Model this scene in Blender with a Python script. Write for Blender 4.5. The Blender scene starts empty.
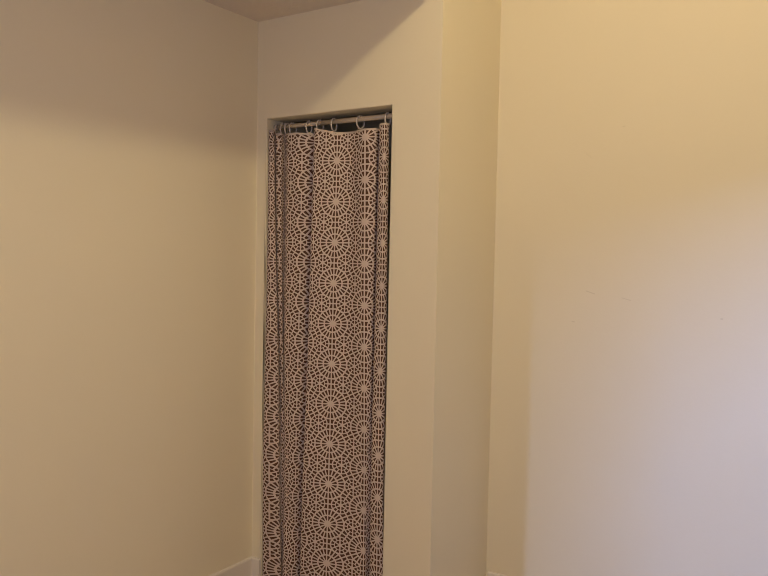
import bpy, bmesh, math, random
from mathutils import Vector, Matrix
C = bpy.context.scene.collection
S = bpy.context.scene

# ------------------------------------------------------------------ nodes
class G:
    """tiny helper that writes math node chains"""
    def __init__(s, name):
        m = bpy.data.materials.new(name); m.use_nodes = True
        s.m = m; s.t = m.node_tree; s.n = s.t.nodes; s.l = s.t.links
        s.b = s.n['Principled BSDF']
    def put(s, sock, v):
        if isinstance(v, (int, float)): sock.default_value = v
        elif isinstance(v, (tuple, list)): sock.default_value = v
        else: s.l.new(v, sock)
    def f(s, op, a, b=None, c=None):
        n = s.n.new('ShaderNodeMath'); n.operation = op
        s.put(n.inputs[0], a)
        if b is not None: s.put(n.inputs[1], b)
        if c is not None: s.put(n.inputs[2], c)
        return n.outputs[0]
    def xyz(s, v):
        n = s.n.new('ShaderNodeSeparateXYZ'); s.l.new(v, n.inputs[0]); return n.outputs
    def mix(s, fac, a, b):
        n = s.n.new('ShaderNodeMix'); n.data_type = 'RGBA'
        s.put(n.inputs[0], fac); s.put(n.inputs[6], a); s.put(n.inputs[7], b)
        return n.outputs[2]
    def noise(s, scale, detail=3, vec=None, rough=.5):
        n = s.n.new('ShaderNodeTexNoise'); n.inputs['Scale'].default_value = scale
        n.inputs['Detail'].default_value = detail; n.inputs['Roughness'].default_value = rough
        if vec is not None: s.l.new(vec, n.inputs['Vector'])
        return n.outputs['Fac']
    def obj(s):
        n = s.n.new('ShaderNodeTexCoord'); return n.outputs['Object']
    def bump(s, h, strength, dist):
        n = s.n.new('ShaderNodeBump'); n.inputs['Strength'].default_value = strength
        n.inputs['Distance'].default_value = dist; s.l.new(h, n.inputs['Height'])
        s.l.new(n.outputs[0], s.b.inputs['Normal'])

def paint(name, col, bump=.15, scuffs=()):
    g = G(name); o = g.obj()
    big = g.noise(1.3, 2, o); fine = g.noise(90, 3, o)
    c2 = tuple(x * .96 for x in col[:3]) + (1,)
    base = g.mix(big, col, c2)
    if scuffs:                                   # small scratches in the paint, in the wall's own x and z
        q = g.xyz(o); m = None
        for (x, z, hl, slope, w) in scuffs:
            dx = g.f('SUBTRACT', q[0], x); dz = g.f('SUBTRACT', q[2], z)
            cl = g.f('MINIMUM', g.f('MAXIMUM', dx, -hl), hl)
            ex = g.f('SUBTRACT', dx, cl); ez = g.f('SUBTRACT', dz, g.f('MULTIPLY', cl, slope))
            d = g.f('SQRT', g.f('ADD', g.f('MULTIPLY', ex, ex), g.f('MULTIPLY', ez, ez)))
            k = g.f('SMOOTHSTEP' if False else 'LESS_THAN', d, w)
            m = k if m is None else g.f('MAXIMUM', m, k)
        base = g.mix(g.f('MULTIPLY', m, .28), base, (col[0]*.62, col[1]*.6, col[2]*.55, 1))
    g.put(g.b.inputs['Base Color'], base)
    g.b.inputs['Roughness'].default_value = .62
    g.b.inputs['Specular IOR Level'].default_value = .25
    g.bump(fine, bump, .002)
    return g.m

WALL = (.79, .735, .575, 1)
M_wall = paint('wall_paint', WALL)
M_wall_marked = paint('wall_paint_scuffed', WALL, scuffs=[
    (1.294, 1.307, .016, -.30, .0022), (1.431, 1.288, .016, -.25, .0018), (1.230, 1.19, .005, 0, .002),
    (1.763, 1.235, .002, 0, .003), (1.27, 1.83, .010, -.9, .0018), (1.40, 1.93, .003, 0, .002)])
M_trim = paint('trim_paint', (.74, .70, .64, 1), .05)
M_rear = paint('rear_wall_paint', (.50, .43, .33, 1))  # unseen walls made darker than WALL to cut bounced light

def ceiling_mat():
    g = G('textured_ceiling'); o = g.obj()
    g.put(g.b.inputs['Base Color'], (.72, .66, .58, 1)); g.b.inputs['Roughness'].default_value = .9
    a = g.noise(38, 4, o, .6); g.bump(a, .55, .012)
    return g.m
M_ceil = ceiling_mat()

def floor_mat():
    g = G('wood_floor'); o = g.obj(); q = g.xyz(o)
    plank = g.f('FRACT', g.f('MULTIPLY', q[0], 8.0)); seam = g.f('LESS_THAN', plank, .03)
    n = g.noise(6, 4, o)
    c = g.mix(n, (.48, .40, .33, 1), (.40, .33, .26, 1))
    g.put(g.b.inputs['Base Color'], g.mix(seam, c, (.08, .045, .025, 1)))
    g.b.inputs['Roughness'].default_value = .45
    return g.m
M_floor = floor_mat()

def plastic(name, col, rough=.4, metal=0.0):
    g = G(name); o = g.obj(); n = g.noise(60, 2, o)
    g.put(g.b.inputs['Base Color'], g.mix(n, col, tuple(x*.9 for x in col[:3]) + (1,)))
    g.b.inputs['Roughness'].default_value = rough; g.b.inputs['Metallic'].default_value = metal
    return g.m
M_ring = plastic('ring_plastic', (.62, .57, .52, 1))
M_rod = plastic('rod_enamel', (.62, .53, .39, 1), .35)
M_cap = plastic('rod_rubber', (.46, .43, .38, 1), .6)

PER = .1636                      # star spacing of the print, metres
S_STAR, Z_STAR = .571, 1.4798    # one star centre on the cloth
def fabric():
    """woven cloth printed with a lattice of twelve-rayed stars on a hexagonal net (uses the cloth's own UVs)"""
    g = G('star_lattice_fabric')
    uv = g.n.new('ShaderNodeUVMap'); uv.uv_map = 'cloth'; q = g.xyz(uv.outputs[0])
    ed = g.n.new('ShaderNodeUVMap'); ed.uv_map = 'edge'; e = g.xyz(ed.outputs[0])
    X = g.f('DIVIDE', g.f('SUBTRACT', q[0], S_STAR), PER); Y = g.f('DIVIDE', g.f('SUBTRACT', q[1], Z_STAR), PER)
    r3 = math.sqrt(3)
    def near(x, y):
        a = g.f('WRAP', x, r3/2, -r3/2); b = g.f('WRAP', y, .5, -.5)
        return a, b, g.f('ADD', g.f('MULTIPLY', a, a), g.f('MULTIPLY', b, b))
    a0, b0, d0 = near(X, Y)
    a1, b1, d1 = near(g.f('SUBTRACT', X, r3/2), g.f('SUBTRACT', Y, .5))
    pick = g.f('LESS_THAN', d1, d0)
    sel = lambda u, v: g.f('ADD', g.f('MULTIPLY', u, g.f('SUBTRACT', 1, pick)), g.f('MULTIPLY', v, pick))
    x, y = sel(a0, a1), sel(b0, b1); r = g.f('SQRT', g.f('MINIMUM', d0, d1))
    th = g.f('ARCTAN2', y, x)
    R = math.radians
    t60 = g.f('WRAP', th, R(30), R(-30))
    t30 = g.f('WRAP', th, R(15), R(-15)); t15 = g.f('WRAP', th, R(7.5), R(-7.5))
    ray30 = g.f('ABSOLUTE', g.f('MULTIPLY', r, g.f('SINE', t30)))
    ray15 = g.f('ABSOLUTE', g.f('MULTIPLY', r, g.f('SINE', t15)))
    lx = g.f('MULTIPLY', r, g.f('COSINE', t60)); ly = g.f('MULTIPLY', r, g.f('SINE', t60))
    cx = g.f('SUBTRACT', lx, 1/r3)
    r2 = g.f('SQRT', g.f('ADD', g.f('MULTIPLY', cx, cx), g.f('MULTIPLY', ly, ly)))
    th2 = g.f('ARCTAN2', ly, cx)
    ray2 = g.f('ABSOLUTE', g.f('MULTIPLY', r2, g.f('SINE', g.f('WRAP', th2, R(15), R(-15)))))
    lt = lambda u, w: g.f('LESS_THAN', u, w)
    gt = lambda u, w: g.f('GREATER_THAN', u, w)
    AND = lambda u, v: g.f('MULTIPLY', u, v)
    OR = lambda u, v: g.f('MAXIMUM', u, v)
    ring = lambda u, c, w: lt(g.f('ABSOLUTE', g.f('SUBTRACT', u, c)), w)
    W = .0165
    m = lt(r, .078)
    m = OR(m, AND(lt(ray30, W), lt(r, .365)))
    m = OR(m, AND(lt(ray15, W*.95), AND(gt(r, .205), lt(r, .372))))
    # twelve-sided rings rather than circles
    poly = g.f('MULTIPLY', r, g.f('COSINE', t30))
    odd = g.f('WRAP', g.f('SUBTRACT', th, R(15)), R(15), R(-15))
    pod = g.f('MULTIPLY', r, g.f('COSINE', odd))
    m = OR(m, ring(pod, .209, .0175)); m = OR(m, ring(poly, .366, .0185))
    out1 = gt(r, .378); inr2 = lt(r2, .212)
    ray60 = g.f('ABSOLUTE', g.f('MULTIPLY', r2, g.f('SINE', g.f('WRAP', g.f('SUBTRACT', th2, R(30)), R(30), R(-30)))))
    m = OR(m, AND(lt(ray60, .0155), lt(r2, .125)))                       # six rays inside, twelve outside
    m = OR(m, AND(lt(ray2, .0145), AND(inr2, gt(r2, .12)))); m = OR(m, ring(r2, .123, .0105)); m = OR(m, ring(r2, .209, .015))
    m = OR(m, lt(r2, .046))
    nb = g.f('ABSOLUTE', g.f('MULTIPLY', r, g.f('SINE', g.f('WRAP', g.f('SUBTRACT', th, R(30)), R(30), R(-30)))))
    m = OR(m, lt(nb, W))                                                # straight line from star to star
    along = g.f('MULTIPLY', r, g.f('COSINE', g.f('WRAP', g.f('SUBTRACT', th, R(30)), R(30), R(-30))))
    m = OR(m, AND(AND(out1, gt(r2, .205)), gt(along, .5-W)))            # cross bar midway between two stars
    m = OR(m, lt(e[0], .007)); m = OR(m, lt(e[1], .026))      # plain woven edge at the top, plain band at the hem
    weave = g.noise(900, 2)
    light = g.mix(weave, (.63, .535, .485, 1), (.56, .47, .42, 1))
    dark = g.mix(weave, (.110, .060, .043, 1), (.085, .046, .033, 1))
    g.put(g.b.inputs['Base Color'], g.mix(m, dark, light))
    g.b.inputs['Roughness'].default_value = .85
    g.b.inputs['Specular IOR Level'].default_value = .15
    return g.m
M_fab = fabric()

# ------------------------------------------------------------------ mesh helpers
def obj(name, bm, mat, parent=None, smooth=False):
    me = bpy.data.meshes.new(name); bmesh.ops.recalc_face_normals(bm, faces=bm.faces[:]); bm.to_mesh(me); bm.free()
    if smooth:
        for p in me.polygons: p.use_smooth = True
    o = bpy.data.objects.new(name, me); C.objects.link(o); me.materials.append(mat)
    if parent: o.parent = parent
    return o
def tag(o, label, cat, group=None):
    o['label'] = label; o['category'] = cat
    if group: o['group'] = group
    return o
def box(bm, x0, x1, y0, y1, z0, z1):
    vs = [bm.verts.new((x, y, z)) for x in (x0, x1) for y in (y0, y1) for z in (z0, z1)]
    for f in ((0,1,3,2), (4,6,7,5), (0,4,5,1), (2,3,7,6), (0,2,6,4), (1,5,7,3)): bm.faces.new([vs[i] for i in f])
def struct(name, bm, mat, smooth=False):
    o = obj(name, bm, mat, None, smooth); o['kind'] = 'structure'; return o
def sbox(name, mat, *d):
    bm = bmesh.new(); box(bm, *d); return struct(name, bm, mat)
def wall_with_hole(us, zs, hole, to3, thick):
    """flat wall over a grid of cells with one cell left open, given thickness; to3(u, d, z) -> point"""
    bm = bmesh.new(); vf, vb = {}, {}
    for i, u in enumerate(us):
        for k, z in enumerate(zs):
            vf[i,k] = bm.verts.new(to3(u, 0, z)); vb[i,k] = bm.verts.new(to3(u, thick, z))
    ni, nk = len(us)-1, len(zs)-1
    solid = lambda i, k: 0 <= i < ni and 0 <= k < nk and (i, k) not in hole
    for i in range(ni):
        for k in range(nk):
            if not solid(i, k): continue
            for v, rev in ((vf, 0), (vb, 1)):
                c = [v[i,k], v[i+1,k], v[i+1,k+1], v[i,k+1]]
                bm.faces.new(c[::-1] if rev else c)
            for (di, dk, a, b) in ((-1,0,(i,k),(i,k+1)), (1,0,(i+1,k),(i+1,k+1)), (0,-1,(i,k),(i+1,k)), (0,1,(i,k+1),(i+1,k+1))):
                if not solid(i+di, k+dk): bm.faces.new((vf[a], vf[b], vb[b], vb[a]))
    return bm
def bevel_edges(bm, test, w, seg=3):
    es = [e for e in bm.edges if test(e.verts[0].co, e.verts[1].co)]
    bmesh.ops.bevel(bm, geom=es, offset=w, segments=seg, affect='EDGES', profile=.5)

# ------------------------------------------------------------------ the room (x along closet wall, y into the closet, z up)
UL, UR, ZOP, UO, VS = .0542, .6781, 1.9929, .8879, .475   # opening, outer corner, depth of the return
HC, HR, TH, XE, YB = 2.4, 3.25, .115, 2.9, -3.3           # low ceiling, room ceiling, wall thickness, right wall, rear wall
sbox('floor', M_floor, -.12, 3.02, YB-.12, 1.0, -.1, 0)
sbox('wall_left', M_wall, -.12, 0, YB-.12, 1.0, 0, HR)
bm = wall_with_hole([0, UL, UR, UO], [0, ZOP, HR], {(1, 0)}, lambda u, d, z: (u, d, z), TH)
E = 1e-4
def edge_front(a, b):
    if abs(a.y) > E or abs(b.y) > E: return False
    v = abs(a.x-b.x) < E
    if v and abs(a.x-UO) < E: return True
    if v and (abs(a.x-UL) < E or abs(a.x-UR) < E) and max(a.z, b.z) < ZOP+E: return True
    return abs(a.z-ZOP) < E and abs(b.z-ZOP) < E and min(a.x, b.x) > UL-E and max(a.x, b.x) < UR+E
bevel_edges(bm, edge_front, .0045, 3)
struct('wall_front', bm, M_wall)
sbox('wall_return', M_wall, UO-TH, UO, TH, VS+.12, 0, HR)
sbox('wall_right', M_wall_marked, UO, 3.02, VS, VS+.12, 0, HR)
sbox('wall_closet', M_wall, 0, UO-TH, .72, .84, 0, HR)
bm = wall_with_hole([YB-.12, -.705, .40, VS], [0, 2.05, HR], {(1, 0)}, lambda u, d, z: (XE+d, u, z), .12)  # unseen opening, placed so its jamb and head cut the daylight on wall_right
struct('wall_east', bm, M_rear)
sbox('wall_rear', M_rear, 0, XE, YB-.12, YB, 0, HR)
sbox('ceiling', M_ceil, 0, UO, YB, 0, HC, HR)                    # dropped ceiling over the alcove
sbox('ceiling_upper', M_ceil, UO, XE, YB, VS, HR, HR+.1)
sbox('ceiling_closet', M_ceil, 0, UO-TH, TH, .72, HC, HC+.1)

def baseboard(name, a, b, n, h=.12, t=.012):
    """moulded board from a to b on the floor, its face t proud of the wall in direction n"""
    a, b, n = Vector(a), Vector(b), Vector(n)
    prof = [(0, 0), (t, 0), (t, h-.007), (t*.85, h-.003), (t*.6, h), (0, h)]
    bm = bmesh.new()
    A = [bm.verts.new(a + n*p + Vector((0, 0, z))) for p, z in prof]; B = [bm.verts.new(b + n*p + Vector((0, 0, z))) for p, z in prof]
    bm.faces.new(A); bm.faces.new(B[::-1])
    for i in range(len(prof)):
        j = (i+1) % len(prof); bm.faces.new((A[i], A[j], B[j], B[i]))
    return struct(name, bm, M_trim)
baseboard('baseboard_left', (0, YB, 0), (0, 0, 0), (1, 0, 0))
baseboard('baseboard_front', (.012, 0, 0), (UL, 0, 0), (0, -1, 0))
baseboard('baseboard_right', (UO+.014, VS, 0), (XE, VS, 0), (0, -1, 0))

def caulk(name, x, y, sx, sy, z0, z1, r=.004):
    """filler bead run down an inside corner"""
    bm = bmesh.new(); n = 5; rings = []
    for z in (z0, z1):
        pts = [(x, y)] + [(x + sx*r*(1-math.sin(i/n*math.pi/2)), y + sy*r*(1-math.cos(i/n*math.pi/2))) for i in range(n+1)]
        rings.append([bm.verts.new((px, py, z)) for px, py in pts])
    A, B = rings; bm.faces.new(A); bm.faces.new(B[::-1])
    for i in range(len(A)):
        j = (i+1) % len(A); bm.faces.new((A[i], A[j], B[j], B[i]))
    return struct(name, bm, M_wall)
caulk('trim_1', 0, 0, 1, -1, .12, HC)
caulk('trim_2', UO, VS, 1, -1, .12, HR)

# ------------------------------------------------------------------ rod
def tube(bm, x0, x1, y, z, r, n=24, r2=None):
    A = [bm.verts.new((x0, y+r*math.cos(k*2*math.pi/n), z+r*math.sin(k*2*math.pi/n))) for k in range(n)]
    r2 = r2 or r
    B = [bm.verts.new((x1, y+r2*math.cos(k*2*math.pi/n), z+r2*math.sin(k*2*math.pi/n))) for k in range(n)]
    bm.faces.new(A); bm.faces.new(B[::-1])
    for k in range(n): bm.faces.new((A[k], A[(k+1) % n], B[(k+1) % n], B[k]))
RY, RZ = .055, 1.9640
rod = bpy.data.objects.new('curtain_rod', None); C.objects.link(rod); rod.location = (UL, RY, RZ)
tag(rod, 'slim off-white tension rod across the top of the closet opening', 'curtain rod')
def rpart(name, mat, segs):
    bm = bmesh.new()
    for (x0, x1, r, r2) in segs: tube(bm, x0-UL, x1-UL, 0, 0, r, 24, r2)
    o = obj(name, bm, mat, rod)
    for p in o.data.polygons: p.use_smooth = len(p.vertices) == 4
    return o
rpart('outer_tube', M_rod, [(  .30, UR-.012, .0098, None)])
rpart('inner_tube', M_rod, [(UL+.012, .30, .0084, None)])
rpart('end_cap', M_cap, [(UL, UL+.014, .0135, .0110)])
rpart('end_cap', M_cap, [(UR-.016, UR, .0115, .0140)])

# ------------------------------------------------------------------ curtain
CT = [  # x, y near the top; x, y near the bottom; distance along the cloth; height of the top edge
    (.0580, .010, .0560, .004, .068, 1.947), (.0700, .008, .0900, .004, .095, 1.948), (.0780, .020, .1490, .014, .124, 1.947),
    (.0700, .036, .1400, .034, .168, 1.934), (.0881, .022, .1460, .036, .197, 1.934), (.1147, .022, .1520, .036, .215, 1.933),
    (.1080, .050, .1470, .034, .254, 1.931), (.1479, .028, .1640, .018, .316, 1.931), (.2000, .024, .1995, .020, .363, 1.929),
    (.2328, .042, .2181, .040, .395, 1.927), (.2620, .068, .2270, .064, .420, 1.930), (.2945, .019, .2585, .016, .456, 1.940),
    (.3271, .022, .3042, .018, .499, 1.932), (.3898, .052, .3827, .038, .574, 1.921), (.4474, .068, .4595, .058, .638, 1.922),
    (.5237, .036, .5428, .060, .706, 1.922), (.5774, .040, .5567, .075, .745, 1.921), (.5793, .066, .5645, .082, .765, 1.922),
    (.6055, .030, .5944, .030, .815, 1.933), (.6360, .018, .6393, .018, .855, 1.933), (.6428, .040, .6610, .030, .885, 1.932)]
def catmull(p0, p1, p2, p3, t):
    return .5*((2*p1) + (-p0+p2)*t + (2*p0-5*p1+4*p2-p3)*t*t + (-p0+3*p1-3*p2+p3)*t**3)
def curtain():
    SUB, NZ, ZB = 10, 90, .02
    cols = []
    for i in range(len(CT)-1):
        P = [CT[max(i-1, 0)], CT[i], CT[i+1], CT[min(i+2, len(CT)-1)]]
        for k in range(SUB + (i == len(CT)-2)):
            t = k/SUB; a = [catmull(*[P[j][c] for j in range(4)], t)*.75 + (P[1][c]*(1-t)+P[2][c]*t)*.25 for c in range(6)]
            a[4] = P[1][4]*(1-t) + P[2][4]*t
            cols.append(a)
    rnd = random.Random(3)
    bm = bmesh.new(); uv = bm.loops.layers.uv.new('cloth'); ue = bm.loops.layers.uv.new('edge')
    grid, info = [], {}
    for c, (xt, yt, xb, yb, s, zt) in enumerate(cols):
        col = []
        for k in range(NZ+1):
            z = ZB + (zt-ZB)*k/NZ
            w = min(1.05, max(0, (1.9-z)/1.78))
            w = w*.75 + .25*w*w*(3-2*w)
            x = xt*(1-w) + xb*w; y = yt*(1-w) + yb*w
            y += .0022*math.sin(z*5.1 + s*17)*(.3+w)
            x += .0016*math.sin(z*4.3 + s*23)*(.2+w)
            v = bm.verts.new((min(max(x, UL+.0012), UR-.006), y, z)); col.append(v); info[v] = (s, z, zt-z, z-ZB)
        grid.append(col)
    for c in range(len(grid)-1):
        for k in range(NZ):
            f = bm.faces.new((grid[c][k], grid[c+1][k], grid[c+1][k+1], grid[c][k+1]))
            for lp in f.loops:
                q = info[lp.vert]; lp[uv].uv = (q[0], q[1]); lp[ue].uv = (q[2], q[3])
    o = obj('curtain', bm, M_fab, None, True)
    sm = o.modifiers.new('thickness', 'SOLIDIFY'); sm.thickness = .0012; sm.offset = 0
    return tag(o, 'floor-length brown curtain with a pale starburst lattice hanging in the closet opening', 'curtain')
curtain()

# ------------------------------------------------------------------ rings
def ring_mesh():
    bm = bmesh.new(); n, m, r = 40, 10, .0031
    a0, a1 = math.radians(-250), math.radians(88)       # open hook, small gap beside the top
    loops = []
    for i in range(n+1):
        a = a0 + (a1-a0)*i/n
        cy, cz = .0205*math.cos(a), .0245*math.sin(a)
        ny, nz = math.cos(a), math.sin(a)
        rr = r*(1.45 if i in (0, n) else 1)
        loops.append([bm.verts.new((rr*math.cos(k*2*math.pi/m), cy+ny*rr*math.sin(k*2*math.pi/m), cz+nz*rr*math.sin(k*2*math.pi/m))) for k in range(m)])
    for i in range(n):
        for k in range(m): bm.faces.new((loops[i][k], loops[i][(k+1) % m], loops[i+1][(k+1) % m], loops[i+1][k]))
    bm.faces.new(loops[0]); bm.faces.new(loops[-1][::-1])
    return bm
RX = [(.0660, 8), (.1010, -5), (.1215, 6), (.1508, -6), (.2368, 4), (.2944, -3), (.3660, 5), (.4965, -10), (.6250, 3)]
RL = ['pale plastic curtain ring nearest the left end of the rod',
      'pale plastic curtain ring second from the left end of the rod',
      'pale plastic curtain ring third from the left, in the cluster by the left jamb',
      'pale plastic curtain ring fourth from the left, right side of the left cluster',
      'pale plastic curtain ring fifth from the left, above the second wide pleat',
      'pale plastic curtain ring sixth from the left, at the edge of the broad front pleat',
      'pale plastic curtain ring third from the right, above the sag in the broad pleat',
      'pale plastic curtain ring second from the right, standing alone before a wide gap',
      'pale plastic curtain ring at the right end of the rod']
proto = None
for (x, rz), lab in zip(RX, RL):
    if proto is None: o = proto = obj('curtain_ring', ring_mesh(), M_ring, None, True)
    else: o = proto.copy(); C.objects.link(o)
    o.location = (x, RY, RZ + .0098 + .0027 - .0245); o.rotation_euler = (0, 0, math.radians(rz))
    tag(o, lab, 'curtain ring', 'curtain rings on the rod')

# ------------------------------------------------------------------ light
def lamp(name, kind, loc, energy, col, **kw):
    l = bpy.data.lights.new(name, kind); l.energy = energy; l.color = col
    for k, v in kw.items(): setattr(l, k, v)
    o = bpy.data.objects.new(name, l); C.objects.link(o); o.location = loc
    return o
def aim(o, p): o.rotation_euler = (Vector(p) - o.location).to_track_quat('-Z', 'Y').to_euler()
XL = 1.95
lamp('ceiling_lamp_light', 'POINT', (XL, -1.25, 1.814 + .65*XL), 45, (1, .795, .44), shadow_soft_size=.065)
# added daylight panels past the unseen opening: a narrow crisp one and a broad one
d = lamp('daylight_strip_panel', 'AREA', (6.0, -2.50, 3.9), 185, (.34, .50, 1), shape='RECTANGLE', size=.025, size_y=2.2)
aim(d, (1.5, VS, 3.9))
d = lamp('daylight_wide_panel', 'AREA', (6.0, -2.82, 3.9), 275, (.20, .38, 1), shape='RECTANGLE', size=.6, size_y=2.2)
aim(d, (1.5, VS, 3.9))
d = lamp('rear_fill_light', 'AREA', (1.9, YB+.1, 1.5), 22, (.80, .78, 1), shape='RECTANGLE', size=1.2, size_y=1.2)  # unseen cool fill added behind the camera; wall_rear has no window
aim(d, (1.0, 0, 1.5))

w = bpy.data.worlds.new('World'); S.world = w; w.use_nodes = True
w.node_tree.nodes['Background'].inputs[0].default_value = (.75, .85, 1, 1)
w.node_tree.nodes['Background'].inputs[1].default_value = .02

# ------------------------------------------------------------------ camera
F, YAW, PI_, RO = 750.65, .5877, -.0451, .0203
cy, sy = math.cos(YAW), math.sin(YAW)
fwd = Vector((-sy*math.cos(PI_), cy*math.cos(PI_), math.sin(PI_))); right = Vector((cy, sy, 0)); up = right.cross(fwd)
r = right*math.cos(RO) + up*math.sin(RO); u = up*math.cos(RO) - right*math.sin(RO)
cd = bpy.data.cameras.new('camera'); cam = bpy.data.objects.new('camera', cd); C.objects.link(cam)
M = Matrix((r, u, -fwd)).transposed().to_4x4(); M.translation = Vector((2.2296, -2.3565, 1.4377)); cam.matrix_world = M
cd.sensor_fit = 'HORIZONTAL'; cd.sensor_width = 36; cd.lens = F*36/768; cd.clip_start = .01
S.camera = cam
S.view_settings.view_transform = 'Standard'; S.view_settings.look = 'None'
S.view_settings.gamma = 1; S.view_settings.use_curve_mapping = False; S.view_settings.exposure = -.05
S.cycles.filter_width = 1.0; S.cycles.max_bounces = 16; S.cycles.diffuse_bounces = 8; S.cycles.use_denoising = True
